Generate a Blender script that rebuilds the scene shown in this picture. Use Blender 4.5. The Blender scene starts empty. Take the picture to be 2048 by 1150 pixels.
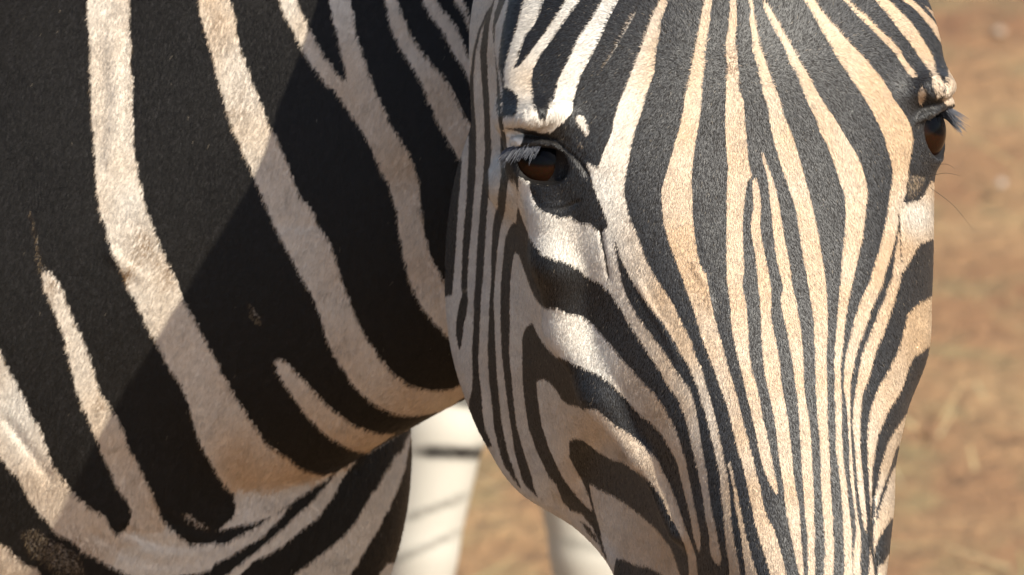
import bpy, bmesh, math, random
import numpy as np
from mathutils import Vector

# ------------------------------------------------------------------ scene, camera, light
S = bpy.context.scene
COL = S.collection
rng = np.random.default_rng(7)
MM = 0.00025            # metres per design unit (one unit = a quarter of a millimetre)
PITCH = math.radians(20)
DIST = 8.0
EYEH = 1.15             # height of the aimed point above the ground
cp, sp = math.cos(PITCH), math.sin(PITCH)
ORI = np.array([0.0, 0.0, EYEH])
AX = np.array([1.0, 0, 0]); AY = np.array([0, sp, cp]); AZ = np.array([0, -cp, sp])

cam_d = bpy.data.cameras.new('camera'); cam = bpy.data.objects.new('camera', cam_d); COL.objects.link(cam)
cam.location = ORI + AZ * DIST
cam.rotation_euler = (math.pi / 2 - PITCH, 0, 0)
cam_d.sensor_width = 36.0
cam_d.lens = 36.0 * DIST / (2048 * MM)
cam_d.clip_start = 0.5; cam_d.clip_end = 2000
cam_d.dof.use_dof = True
cam_d.dof.focus_distance = DIST + 0.03
cam_d.dof.aperture_fstop = cam_d.lens / 25.0
S.camera = cam

SUN_C = np.array([0.495, 0.51, 0.70]); SUN_C /= np.linalg.norm(SUN_C)      # x right, y up, z to the viewer
SUN_W = SUN_C[0] * AX + SUN_C[1] * AY + SUN_C[2] * AZ
sun_el = math.asin(SUN_W[2]); sun_az = math.atan2(SUN_W[0], SUN_W[1])
world = bpy.data.worlds.new('World'); S.world = world; world.use_nodes = True
wn = world.node_tree.nodes; bg = wn['Background']
sky = wn.new('ShaderNodeTexSky'); sky.sky_type = 'NISHITA'; sky.sun_disc = False
sky.sun_elevation = sun_el; sky.sun_rotation = sun_az
sky.air_density = 1.0; sky.dust_density = 2.0
world.node_tree.links.new(sky.outputs[0], bg.inputs[0]); bg.inputs[1].default_value = 0.125
sun_d = bpy.data.lights.new('sun', 'SUN'); sun = bpy.data.objects.new('sun', sun_d); COL.objects.link(sun)
sun_d.energy = 4.6; sun_d.angle = math.radians(0.5); sun_d.color = (1.0, 0.94, 0.81)
sun.rotation_euler = Vector(SUN_W).to_track_quat('Z', 'Y').to_euler()
S.view_settings.view_transform = 'Standard'; S.view_settings.look = 'None'
S.view_settings.gamma = 1.0; S.view_settings.exposure = 0.40
S.view_settings.use_curve_mapping = False
S.cycles.max_bounces = 8; S.cycles.transparent_max_bounces = 8
S.cycles_curves.shape = 'RIBBONS'; S.cycles_curves.subdivisions = 2

def d2w(p):                     # design units (x right, y down, z to the viewer) -> world metres
    p = np.asarray(p, float)
    x = (p[..., 0] - 1024) * MM; y = -(p[..., 1] - 575) * MM; z = p[..., 2] * MM
    return ORI + x[..., None] * AX + y[..., None] * AY + z[..., None] * AZ
def w2d(w):
    q = np.asarray(w, float) - ORI
    return np.stack([q @ AX / MM + 1024, -(q @ AY) / MM + 575, q @ AZ / MM], -1)
def dirw(v):
    v = np.asarray(v, float)
    return v[..., 0:1] * AX - v[..., 1:2] * AY + v[..., 2:3] * AZ
# ------------------------------------------------------------------ coat pattern of the zebra (flattened coat charts)
def P(s):
    return [tuple(float(v) for v in q.split(',')) for q in s.split()]
def between(l, r):
    return P(l) + P(r)[::-1]
X0, Y0, CW, CH = -300, -300, 2500, 1800
def fill(img, poly, val):
    p = np.array(poly, float); p[:, 0] -= X0; p[:, 1] -= Y0
    q = np.roll(p, -1, 0)
    y0 = max(int(np.floor(p[:, 1].min())), 0); y1 = min(int(np.ceil(p[:, 1].max())) + 1, CH)
    if y1 <= y0: return
    tog = np.zeros((y1 - y0, CW + 1), np.int32)
    for (ax, ay), (bx, by) in zip(p, q):
        if ay == by: continue
        if ay > by: ax, ay, bx, by = bx, by, ax, ay
        r0 = max(int(math.ceil(ay - .5)), y0); r1 = min(int(math.ceil(by - .5)), y1)
        if r1 <= r0: continue
        rows = np.arange(r0, r1)
        xs = ax + (rows + .5 - ay) * (bx - ax) / (by - ay)
        c = np.clip(np.ceil(xs - .5).astype(int), 0, CW)
        np.add.at(tog, (rows - y0, c), 1)
    m = (np.cumsum(tog, 1)[:, :CW] & 1).astype(bool)
    img[y0:y1][m] = val
def ribbon(pts, w0, w1):
    p = np.array(pts, float); d = np.gradient(p, axis=0); n = np.stack([-d[:, 1], d[:, 0]], 1)
    n /= np.linalg.norm(n, axis=1)[:, None] + 1e-9
    w = np.linspace(w0, w1, len(p))[:, None] / 2
    return np.vstack([p + n * w, (p - n * w)[::-1]])
def blur(img, s):
    k = np.exp(-.5 * (np.arange(-int(3 * s) - 1, int(3 * s) + 2) / s) ** 2); k /= k.sum()
    h = len(k) // 2
    a = np.pad(img, ((h, h), (0, 0)), 'edge'); o = np.zeros_like(img)
    for i, v in enumerate(k): o += v * a[i:i + img.shape[0]]
    a = np.pad(o, ((0, 0), (h, h)), 'edge'); o2 = np.zeros_like(img)
    for i, v in enumerate(k): o2 += v * a[:, i:i + img.shape[1]]
    return o2
def value_noise(x, y, s, seed):
    g = np.random.default_rng(seed).random((64, 64)).astype(np.float32)
    x = np.asarray(x) / s; y = np.asarray(y) / s
    i = np.floor(x).astype(int); j = np.floor(y).astype(int); a = x - i; b = y - j
    a = a * a * (3 - 2 * a); b = b * b * (3 - 2 * b)
    return (g[i % 64, j % 64] * (1 - a) + g[(i + 1) % 64, j % 64] * a) * (1 - b) + (g[i % 64, (j + 1) % 64] * (1 - a) + g[(i + 1) % 64, (j + 1) % 64] * a) * b

# --- head chart: dark ground, pale bands, then dark bands of the cheek
H = np.zeros((CH, CW), np.float32)
C1_up = '1039,422 1050,448 1061,474 1072,493 1085,507 1107,516 1131,524 1154,534 1174,551 1201,566 1221,584 1234,604 1251,631 1268,661 1288,691 1308,721 1325,748 1335,768'
C1_lo = '1036,502 1043,517 1050,539 1056,556 1063,574 1070,591 1080,604 1091,614 1114,614 1134,626 1164,631 1184,645 1204,668 1224,691 1248,721 1271,745 1291,768'
P1_R = '1308,783 1331,816 1351,853 1361,886 1371,913 1375,940 1381,966 1388,1000 1395,1033 1401,1067 1401,1093 1397,1101'
P1_L = '1224,768 1251,796 1278,826 1305,846 1325,870 1341,896 1355,926 1361,953 1368,980 1375,1006 1381,1033 1386,1067 1395,1100'
P2_L = '1335,766 1355,796 1368,826 1378,860 1386,900 1395,933 1401,966 1408,1000 1411,1033 1418,1067 1420,1100 1428,1120 1438,1128'
P2_R = '1375,766 1388,796 1395,833 1401,873 1408,913 1415,946 1418,980 1423,1013 1431,1047 1436,1077 1441,1100 1443,1117'
C2_L = '1228,475 1234,508 1238,534 1244,561 1253,591 1264,611 1281,638 1301,665 1318,688 1335,711 1348,735 1361,751 1371,768'
C2_R = '1228,475 1233,484 1241,514 1254,541 1271,571 1291,598 1308,621 1325,641 1341,668 1355,691 1368,715 1378,731 1386,748 1392,768'
W4_R = '1368,-300 1355,-100 1338,0 1323,40 1318,77 1311,110 1310,144 1298,174 1285,220 1273,254 1263,294 1256,331 1248,384 1254,411 1264,444 1278,474 1291,514 1308,548 1325,574 1341,598 1355,625 1368,651 1381,675 1388,698 1395,718 1405,738 1412,768 1421,796 1430,830 1438,863 1446,900 1453,933 1458,966 1461,1000 1463,1033 1467,1067 1472,1100 1478,1127 1482,1150 1495,1300'
W4_L = '1352,-300 1340,-100 1321,0 1305,33 1285,90 1268,134 1254,170 1238,207 1229,237 1224,267 1211,294 1201,324 1196,334 1172,322 1178,339 1183,356 1189,374 1196,396 1204,413 1213,435 1217,450'
P3_L = '1395,768 1401,796 1411,826 1420,860 1428,893 1436,926 1441,960 1443,993 1448,1026 1450,1060 1453,1093 1458,1127 1458,1150 1462,1300'
eye_low = '1031,306 1047,313 1054,330 1061,345 1059,374 1065,396 1076,415 1091,424 1104,428 1122,435 1139,430 1158,444 1181,446 1201,464 1217,450'
cheek = P('860,-300 1090,-300 1040,-100 1021,0 1008,50 1001,100 999,130 1003,145 1006,172 1007,235 1012,254 1020,258 1040,262 1050,270 1040,290 1031,306 1030,341 1033,374 1037,407 1036,440') + P(C1_lo) + P(P1_R) + P('1392,1107 1396,1150 1400,1500 800,1500 800,-300')
fill(H, cheek, 1)
# brow lid band with the pale bands that run into it
fill(H, P('1007,233 1018,229 1030,231 1035,224 1040,213 1040,200 1034,185 1022,177 1010,170 1009,141 1014,122 1022,93 1034,59 1041,33 1050,0 1075,-100 1110,-300 1150,-300 1115,-100 1088,0 1080,28 1067,52 1052,72 1041,102 1035,122 1031,134 1041,130 1052,117 1065,100 1080,80 1099,54 1117,28 1134,0 1175,-100 1230,-300 1255,-300 1205,-100 1162,0 1134,37 1104,80 1084,107 1067,137 1064,164 1067,187 1071,214 1081,234 1091,239 1096,220 1109,197 1118,157 1138,120 1158,77 1188,33 1206,0 1250,-100 1290,-300 1310,-300 1280,-100 1238,0 1218,37 1201,77 1181,117 1164,147 1153,180 1148,200 1144,227 1134,237 1117,250 1107,262 1087,264 1065,260 1044,254 1020,256 1010,250'), 1)
# under-eye patch and the band below it
fill(H, P(eye_low) + P('1228,475') + P(C2_L) + P(P2_R) + P(P2_L)[::-1] + P(C1_up)[::-1] + P('1035,400 1033,374 1030,341'), 1)
fill(H, P(W4_L) + P(C2_R) + P(P3_L) + P(W4_R)[::-1], 1)
fill(H, between('1456,923 1465,966 1473,1020 1482,1067 1488,1117 1492,1150 1500,1300', '1461,920 1470,960 1478,1000 1488,1050 1497,1087 1505,1117 1515,1150 1530,1300'), 1)
fill(H, between('1440,-300 1425,-100 1410,0 1405,23 1396,67 1388,110 1380,154 1371,190 1366,227 1360,257 1350,287 1340,321 1333,344 1326,367 1323,384 1325,411 1328,444 1335,474 1345,501 1355,528 1365,554 1375,584 1385,611 1393,638 1401,665 1408,688 1418,711 1428,735 1437,766 1448,793 1458,826 1468,863 1477,900 1485,926 1492,956 1498,986 1505,1020 1512,1053 1522,1083 1532,1117 1541,1150 1580,1300',
 '1452,-300 1438,-100 1425,0 1421,33 1415,77 1411,110 1408,147 1405,190 1401,227 1396,260 1390,294 1386,327 1383,361 1385,384 1385,417 1388,457 1393,494 1400,528 1413,548 1416,571 1421,598 1428,628 1436,658 1445,688 1451,711 1458,738 1467,766 1475,793 1482,823 1492,860 1502,896 1508,923 1515,953 1522,983 1528,1013 1536,1035 1549,1060 1559,1093 1568,1127 1573,1150 1610,1300'), 1)
fill(H, between('1475,-300 1465,-100 1461,0 1458,50 1451,87 1453,110 1456,140 1453,174 1451,214 1451,254 1453,300 1456,334 1453,384 1453,451 1453,518 1455,571 1460,598 1461,631 1465,665 1472,695 1478,721 1485,748 1488,766 1495,796 1503,830 1512,866 1518,900 1525,930 1536,960 1550,984 1556,987',
 '1484,-300 1476,-100 1473,0 1473,50 1470,83 1475,117 1478,144 1477,174 1487,200 1490,234 1492,267 1495,300 1498,327 1505,350 1495,361 1491,384 1487,414 1485,451 1487,494 1488,541 1485,571 1491,598 1495,631 1497,665 1498,698 1503,731 1507,751 1513,766 1520,799 1525,833 1536,876 1545,925 1553,962 1556,987'), 1)
# thin centre bands
fill(H, between('1505,360 1505,384 1507,411 1502,441 1503,464 1508,494 1513,528 1515,561 1520,598 1522,631 1523,668 1525,701 1528,735 1533,766 1541,799 1548,833 1553,866 1556,900 1561,933 1566,966 1569,1000 1574,1033 1581,1067 1588,1100 1594,1133 1600,1150 1625,1300',
 '1512,352 1520,384 1522,414 1520,451 1525,484 1532,518 1538,545 1543,584 1543,614 1541,624 1546,651 1553,685 1559,718 1563,766 1569,799 1576,833 1579,866 1583,900 1586,933 1589,966 1596,1000 1600,1033 1601,1067 1604,1100 1608,1150 1630,1300'), 1)
fill(H, between('1522,300 1527,327 1534,350 1538,384 1543,427 1546,461 1549,491 1553,518 1559,544 1566,571 1561,598 1566,631 1573,658 1579,691 1584,718 1590,766 1596,799 1598,833 1600,866 1601,900 1603,933 1606,966 1608,1000 1610,1033 1614,1067 1615,1100 1616,1150 1622,1300',
 '1525,300 1532,321 1541,344 1551,374 1554,384 1558,411 1564,444 1569,477 1576,511 1581,541 1583,561 1586,578 1593,604 1598,638 1603,671 1606,711 1608,766 1611,799 1618,833 1621,866 1623,900 1624,933 1626,966 1628,1000 1628,1033 1629,1067 1630,1150 1640,1300'), 1)
fill(H, between('1485,-300 1490,-100 1495,0 1502,20 1498,37 1503,67 1505,100 1515,134 1522,167 1527,190 1534,207 1539,240 1546,277 1556,310 1566,344 1577,375 1584,394 1591,417 1596,451 1601,484 1606,518 1613,551 1618,584 1624,618 1628,651 1628,685 1630,718 1631,766 1633,799 1634,833 1638,866 1640,900 1641,933 1641,966 1644,1000 1646,1033 1648,1067 1650,1100 1646,1150 1650,1300',
 '1493,-300 1498,-100 1505,0 1507,27 1513,57 1518,93 1528,114 1536,137 1546,167 1558,194 1566,227 1579,254 1589,284 1599,317 1608,351 1618,384 1624,411 1631,444 1636,467 1641,498 1646,528 1651,558 1653,591 1655,625 1655,661 1653,695 1653,728 1654,766 1655,799 1655,833 1656,866 1658,900 1660,933 1660,966 1663,1000 1665,1033 1666,1067 1668,1100 1666,1150 1672,1300'), 1)
fill(H, between('1505,-300 1515,-60 1528,20 1536,37 1549,63 1566,90 1579,124 1593,150 1603,177 1616,207 1630,234 1640,264 1653,287 1663,314 1673,341 1680,367 1688,384 1691,417 1690,451 1686,484 1683,518 1681,551 1678,584 1675,618 1673,651 1670,685 1668,718 1669,766 1670,833 1671,866 1671,900 1676,933 1680,966 1683,1000 1685,1033 1686,1067 1688,1100 1688,1150 1692,1300',
 '1512,-300 1520,-60 1525,0 1536,10 1553,40 1569,70 1586,97 1600,124 1616,150 1630,177 1646,204 1663,227 1680,254 1696,281 1713,307 1723,331 1730,354 1735,384 1731,417 1728,451 1723,484 1716,511 1710,541 1703,571 1696,601 1691,631 1688,665 1685,698 1681,731 1681,766 1683,799 1683,866 1685,900 1688,933 1693,966 1696,1000 1700,1033 1703,1067 1703,1100 1705,1150 1712,1300'), 1)
X2R = '1810,384 1804,405 1800,425 1797,440 1793,461 1787,488 1780,514 1770,544 1763,571 1753,591 1743,618 1735,641 1726,665 1718,685 1713,705 1706,735 1700,766 1700,833 1701,866 1703,900 1705,933 1708,966 1711,1000 1715,1033 1720,1060 1721,1087 1720,1117 1721,1150 1730,1300'
fill(H, between('1560,-300 1575,-80 1606,0 1620,20 1633,43 1646,67 1660,90 1673,114 1686,134 1703,160 1720,184 1733,204 1746,227 1756,247 1766,270 1773,294 1780,317 1785,341 1783,361 1779,384 1775,417 1768,451 1763,477 1755,508 1746,534 1740,558 1730,581 1720,601 1713,625 1706,645 1700,668 1695,691 1690,718 1688,745 1686,766 1691,799 1695,833 1696,866 1698,900 1698,933 1701,966 1706,1000 1710,1033 1711,1060 1708,1087 1706,1117 1708,1150 1715,1300',
 '1575,-300 1595,-80 1628,0 1643,23 1660,43 1676,60 1693,80 1713,100 1730,117 1746,137 1763,157 1776,177 1786,197 1800,214 1813,234 1822,254 1825,274 1823,300 1818,324 1815,351 ' + X2R), 1)
fill(H, between('1283,0 1262,33 1240,75 1220,110 1203,139', '1290,-20 1270,33 1247,75 1226,110 1206,140'), .55)
fill(H, between('1640,-120 1686,0 1706,23 1730,47 1750,67 1770,87 1786,103 1800,124 1810,140 1820,154', '1650,-120 1696,0 1716,20 1740,40 1763,63 1783,80 1800,100 1813,124 1827,140 1832,155'), .8)
fill(H, between('1700,-200 1725,-60 1750,0 1766,20 1783,40 1800,63 1817,83 1833,107 1847,127 1857,144 1865,164 1867,180 1872,194', '1715,-200 1745,-60 1776,0 1797,20 1817,40 1833,60 1847,83 1860,103 1867,124 1868,144 1880,154 1887,167 1885,184 1880,194'), 1)
fill(H, P('1745,-120 1803,0 1823,13 1840,30 1857,50 1870,70 1883,87 1890,107 1892,134 1892,154 1895,167 1890,184 1884,196 1890,208 1915,210 2000,210 2000,90 1900,90 1898,93 1893,80 1880,57 1863,37 1843,17 1823,0 1770,-120'), 1)
fill(H, P('1837,0 1853,17 1870,37 1883,53 1897,77 1900,90 1960,90 1900,0 1880,0 1872,-20 1866,0 1873,20 1860,18'), .9)
# far cheek bands
fill(H, P('1806,403 1815,405 1827,399 1835,402 1842,392 1850,385 1858,362 1990,350 1990,474 1865,474 1843,482 1830,501 1817,524 1803,544 1797,571 1790,598 1783,618 1773,648 1766,668 1756,688 1750,708 1743,735 1733,766 1725,786 1721,816 1720,850 1720,883 1721,916 1725,950 1728,983 1731,1016 1733,1050 1732,1063 1730,1063 1726,1050 1721,1016 1716,983 1713,950 1711,916 1708,883 1705,853 1705,826 1708,799 1713,766 1718,735 1723,708 1733,681 1740,665 1750,641 1756,621 1766,598 1773,578 1783,551 1787,528 1788,508 1793,484 1795,461 1799,440 1801,425'), 1)
fill(H, P('1990,560 1885,578 1857,591 1837,604 1823,618 1813,631 1808,655 1803,675 1796,698 1786,718 1773,745 1760,766 1750,789 1740,819 1735,850 1733,883 1735,916 1736,950 1738,983 1740,1016 1740,1083 1738,1117 1736,1150 1740,1300 1755,1300 1748,1150 1745,1127 1741,1100 1741,1066 1742,1020 1743,986 1743,953 1746,920 1751,893 1756,866 1766,843 1776,819 1793,796 1806,768 1813,745 1820,725 1827,711 1843,701 1862,685 1990,670'), 1)
fill(H, P('1990,740 1845,773 1833,789 1817,816 1803,836 1786,863 1773,886 1766,910 1760,933 1755,960 1750,986 1748,1006 1747,1036 1750,1043 1753,1016 1758,993 1766,966 1776,943 1785,916 1791,893 1797,888 1990,880'), 1)
fill(H, P('1990,905 1810,915 1795,920 1785,933 1776,953 1770,980 1761,1006 1755,1033 1747,1050 1746,1080 1748,1110 1751,1117 1750,1100 1753,1083 1763,1063 1773,1047 1783,1031 1990,1010'), 1)
fill(H, P('1755,1132 1766,1123 1775,1103 1900,1110 1900,1300 1760,1300'), 1)
# small pale spots in the dark brow
fill(H, P('1153,230 1168,230 1176,247 1181,267 1174,270 1164,257 1154,244'), .85)
fill(H, P('1154,282 1164,282 1171,294 1162,297'), .45)
fill(H, P('1840,174 1850,175 1852,187 1845,200 1840,214 1835,200 1835,184'), .8)
fill(H, P('1816,352 1830,345 1850,352 1846,372 1832,388 1820,398 1812,392'), .45)
# dark bands of the near cheek and jaw
fill(H, between('800,200 800,300 800,590', '929,200 929,250 926,300 923,350 918,400 915,450 912,500 908,550 905,588'), 0)
fill(H, between('990,0 975,20 958,60 948,100 942,150 941,200 941,250 939,300 937,350 934,400 929,450 926,500 924,550 924,572', '991,0 980,20 962,60 953,100 948,150 949,200 953,250 953,300 952,350 948,400 944,450 939,500 936,550 936,572'), 0)
fill(H, P('924,572 936,572 936,583 924,583'), .45)
fill(H, between('926,583 921,600 916,622 913,645 913,665 917,687 919,697', '936,583 937,600 934,622 928,645 926,665 923,687 920,697'), 0)
fill(H, between('1010,-100 988,0 978,25 969,50 962,100 964,150 968,200 970,250 971,300 968,350 963,400 959,450 955,500 953,550 949,600 948,650 945,690 945,720 946,750 945,775 938,800 938,830 950,860 965,890', '1014,-100 991,0 985,25 980,50 975,100 976,150 980,200 981,250 984,300 980,350 976,400 973,450 970,500 967,550 962,600 960,650 958,690 957,720 959,750 962,775 964,800 966,830 970,855 984,888'), 0)
fill(H, between('1020,-100 1000,0 992,25 988,50 990,90 993,120 996,150 996,200 999,250 1002,270 1004,300 1004,350 994,400 987,450 984,500 984,550 980,600 978,650 976,690 978,750 984,800 988,850 999,900 1008,925 1024,952 1040,973', '1035,-100 1013,0 1002,25 992,50 991,90 995,120 999,150 1004,200 1007,250 1011,270 1015,300 1018,350 1011,400 1002,450 995,500 991,550 988,600 990,650 991,690 994,750 999,800 1004,850 1015,900 1023,925 1032,950 1042,972'), 0)
fill(H, P('1036,306 1027,306 1030,341 1033,374 1036,407 1033,425 1032,440 1024,443 1018,454 1011,476 1009,498 1006,530 1003,563 1002,600 1002,650 1004,700 1009,750 1015,800 1022,850 1029,900 1043,950 1049,965 1075,992 1065,965 1063,950 1047,900 1033,850 1027,800 1023,750 1018,700 1020,650 1020,600 1021,563 1024,530 1028,504 1033,500 ' + C1_lo + ' ' + P1_R) + P(P2_L)[::-1] + P(C1_up)[::-1] + P('1034,400 1036,374 1035,341'), 0)
fill(H, P('1063,643 1050,654 1045,672 1045,700 1045,750 1048,785 1056,850 1074,900 1097,950 1112,966 1124,1000 1138,1016 1164,1025 1184,1050 1194,1070 1201,1087 1211,1113 1216,1117 1206,1087 1198,1053 1188,1023 1168,1006 1150,986 1124,952 1100,900 1083,850 1077,806 1074,785 1073,757 1087,755 1102,763 1115,780 1126,798 1134,804 1151,809 1168,816 1191,816 1211,833 1231,850 1254,863 1278,880 1298,900 1315,916 1325,940 1338,963 1348,986 1358,1013 1365,1036 1371,1053 1378,1073 1385,1090 1391,1107 1397,1101') + P(P1_L)[::-1] + P('1211,758 1191,745 1168,735 1150,728 1130,717 1113,711 1096,696 1083,678 1074,663 1066,643'), 0)
fill(H, P('1138,880 1148,874 1164,878 1184,893 1204,906 1224,916 1244,920 1261,933 1281,946 1301,963 1315,980 1325,996 1335,1020 1345,1040 1358,1063 1368,1087 1375,1110 1378,1150 1384,1300 1368,1300 1361,1150 1351,1117 1341,1090 1325,1070 1308,1050 1284,1030 1264,1013 1238,996 1214,983 1194,973 1178,963 1181,983 1191,1026 1198,1050 1206,1085 1196,1055 1186,1022 1176,985 1161,953 1148,933 1138,913'), 0)
fill(H, P('1233,1113 1251,1117 1271,1127 1294,1130 1315,1140 1328,1150 1345,1300 1220,1300 1226,1150'), 0)
fill(H, P('1158,1036 1175,1047 1190,1065 1200,1090 1190,1078 1172,1058'), .3)
fill(H, ribbon(P('1200,455 1207,490 1213,525 1219,558'), 6, 3), .1)  # this and the next two: skin creases, their shade painted as dark lines
fill(H, ribbon(P('1797,425 1798,450 1800,480 1801,522'), 4, 2.5), .15)
fill(H, ribbon(P('1745,985 1743,1050 1744,1090 1750,1130 1753,1150 1758,1300'), 3, 4), 0)

# --- neck chart
N = np.zeros((CH, CW), np.float32)
fill(N, between('170,-300 177,0 177,50 182,110 182,167 184,234 189,294 192,341 195,384 200,417 214,461 224,498 240,531 254,568 274,604 291,641 307,671 324,701 337,731 362,767 377,803 387,840 397,873 414,910 431,940 444,960 464,983 474,1006 468,1033 448,1048 428,1057 451,1055 484,1048 512,1043 545,1027 580,1040 700,1000',
 '250,-300 259,0 260,50 265,93 262,127 267,160 267,234 270,300 277,344 286,384 297,424 312,461 324,494 337,524 354,561 367,594 384,625 401,658 417,688 434,721 460,767 475,796 494,823 512,853 532,883 555,900 579,916 599,933 622,943 652,947 679,940 712,935 740,960'), 1)
fill(N, between('370,-300 399,0 404,33 414,77 427,120 437,160 451,210 464,247 481,287 498,324 512,361 522,384 539,427 562,474 582,511 602,548 622,584 636,614 646,648 656,681 672,715 692,745 706,767 726,786 749,806 772,819 803,828 833,829 873,824 899,813 920,799 940,786 1000,760',
 '425,-300 461,0 471,33 474,67 484,100 498,137 512,177 525,207 535,234 545,260 559,284 572,314 582,344 598,384 622,417 639,451 659,481 672,514 682,551 696,588 709,621 726,658 746,691 769,725 796,751 819,767 843,776 873,779 899,778 925,765 980,730'), 1)
fill(N, between('550,721 559,748 569,768 589,793 602,813 622,836 642,860 666,876 692,893 719,901 742,900 780,920', '552,716 575,721 596,745 619,768 642,793 662,813 686,833 712,848 739,860 766,865 796,863 850,880'), 1)
fill(N, P('500,-300 559,0 572,33 586,60 602,90 616,117 636,144 656,170 672,180 689,207 706,234 726,264 742,294 756,324 769,351 784,384 793,417 799,457 806,501 813,534 823,568 836,598 856,628 876,651 896,671 913,686 1000,740 1000,680 906,584 889,561 876,538 863,511 853,477 846,434 841,384 838,354 829,327 816,300 799,274 783,247 769,214 752,184 746,160 736,134 726,107 716,73 709,33 704,0 680,-300 630,-300 659,0 666,33 672,53 679,87 686,117 692,144 695,164 686,157 669,137 652,114 639,90 622,60 609,33 597,0 545,-300'), 1)
fill(N, between('740,-300 772,0 779,33 786,60 803,97 819,124 836,150 849,177 859,200 869,224 879,250 896,277 913,307 990,420', '760,-300 798,0 806,27 816,50 829,77 846,103 866,127 886,147 903,170 913,194 924,220 990,320'), 1)
fill(N, between('800,-300 848,0 859,27 876,47 889,67 899,90 913,114 929,134 934,150 990,260', '825,-300 876,0 889,20 906,40 919,60 929,87 938,107 990,190'), 1)
fill(N, between('860,-300 911,0 926,23 938,50 946,77 990,170', '880,-300 929,0 936,20 943,43 949,60 990,120'), 1)
fill(N, between('930,-300 949,0 954,33 956,63 980,110', '945,-300 964,0 963,33 990,60'), 1)
fill(N, between('57,414 65,451 70,487 73,518 83,544 90,560', '62,414 72,451 78,481 87,518 100,541 112,556'), .42)
fill(N, between('83,544 90,581 107,611 117,638 130,675 137,708 144,738 150,767 160,796 180,843 194,880 210,916 227,953 240,980 254,996 264,1020 260,1045 246,1062 240,1075', '100,541 124,571 134,598 147,634 160,665 177,695 187,728 195,763 204,786 227,819 247,856 257,890 270,916 287,950 304,980 314,1006 321,1030 341,1053 361,1073 384,1088'), 1)
fill(N, between('-300,500 -150,690 0,910 20,936 37,956 50,980 63,1000 77,1023 97,1043 114,1067 147,1083 167,1100 187,1113 214,1127 240,1140 267,1148 300,1170', '-300,330 -150,480 0,701 20,741 35,767 50,796 63,826 83,856 93,886 103,920 120,946 140,973 160,996 184,1016 214,1033 220,1050 234,1067 246,1062 300,1060 384,1088 440,1086'), 1)
fill(N, P('-300,760 -150,900 0,1083 17,1093 30,1110 50,1127 80,1137 85,1200 100,1500 -300,1500'), 1)
fill(N, P('384,1088 417,1085 468,1073 512,1053 600,1040 600,1080 512,1080 491,1107 441,1133 391,1147 341,1152 300,1170 240,1140 246,1062'), 1)
fill(N, P('359,1023 377,1020 397,1036 421,1050 428,1057 401,1053 374,1040'), .55)
fill(N, P('494,598 505,608 520,625 532,641 526,650 512,642 500,622'), .46)
fill(N, P('40,1060 70,1050 105,1075 160,1105 175,1150 120,1150 90,1130 60,1110'), .40)
# --- breast chart
def T(s, ox=512, oy=766, k=2.994):
    return [(ox + a / k, oy + b / k) for a, b in P(s)]
B = np.zeros((CH, CW), np.float32)
fill(B, T('-900,860 -200,960 0,860 100,790 220,700 310,620 430,540 430,570 310,640 240,690 190,750 130,820 60,900 0,940 -250,1080 -900,1150'), 1)
fill(B, T('-300,1240 0,1005 80,940 160,870 240,790 320,720 380,650 430,590 460,560 520,480 640,400 600,460 570,490 540,530 500,600 470,660 430,720 380,790 290,860 200,940 100,1010 0,1055 -300,1330'), 1)
fill(B, T('-100,1500 220,1150 300,1090 380,1030 480,950 560,870 620,790 660,700 720,620 770,530 810,460 870,390 900,320 915,250 960,200 930,250 918,330 905,430 890,500 870,560 840,640 810,720 770,790 730,870 680,950 640,1010 610,1080 555,1150 350,1500'), 1)
fill(B, T('725,1170 745,1120 790,1060 1000,1000 1000,1300 700,1500'), 1)
fill(B, T('-500,1600 -200,1450 100,1500 -100,1800 -500,1900'), 1)

HR, NR, BR = blur(H, 1.3), blur(N, 1.8), blur(B, 1.6)
def sample(img, x, y):
    x = np.clip(np.asarray(x) - X0 - .5, 0, CW - 2); y = np.clip(np.asarray(y) - Y0 - .5, 0, CH - 2)
    i = x.astype(int); j = y.astype(int); a = x - i; b = y - j
    return (img[j, i] * (1 - a) + img[j, i + 1] * a) * (1 - b) + (img[j + 1, i] * (1 - a) + img[j + 1, i + 1] * a) * b
def to_px(p):                   # where a point lies on the flattened coat chart (seen square-on from the front)
    k = DIST / (DIST - p[:, 2] * MM)
    return 1024 + (p[:, 0] - 1024) * k, 575 + (p[:, 1] - 575) * k
# ------------------------------------------------------------------ zebra anatomy as a blended solid (design units)
def smin(a, b, k):
    h = np.clip(.5 + .5 * (b - a) / k, 0, 1)
    return b * (1 - h) + a * h - k * h * (1 - h)
def smax(a, b, k): return -smin(-a, -b, k)
def seg(p, a, b, ra, rb):
    a = np.asarray(a, float); b = np.asarray(b, float); d = b - a
    h = np.clip(((p - a) @ d) / (d @ d), 0, 1)
    return np.linalg.norm(p - a - h[:, None] * d, axis=1) - (ra + (rb - ra) * h)
YAW = math.radians(14); cy_, sy_ = math.cos(YAW), math.sin(YAW)
TILT = .075
def cr(xs, ys, x):             # smooth interpolation (monotone-ish Catmull-Rom)
    xs = np.asarray(xs, float); ys = np.asarray(ys, float); x = np.clip(x, xs[0], xs[-1])
    m = np.gradient(ys, xs, axis=0)
    i = np.clip(np.searchsorted(xs, x) - 1, 0, len(xs) - 2)
    h = xs[i + 1] - xs[i]; t = (x - xs[i]) / h
    if ys.ndim > 1: h = h[:, None]; t = t[:, None]
    return (2 * t**3 - 3 * t**2 + 1) * ys[i] + (t**3 - 2 * t**2 + t) * h * m[i] + (-2 * t**3 + 3 * t**2) * ys[i + 1] + (t**3 - t**2) * h * m[i + 1]
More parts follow.
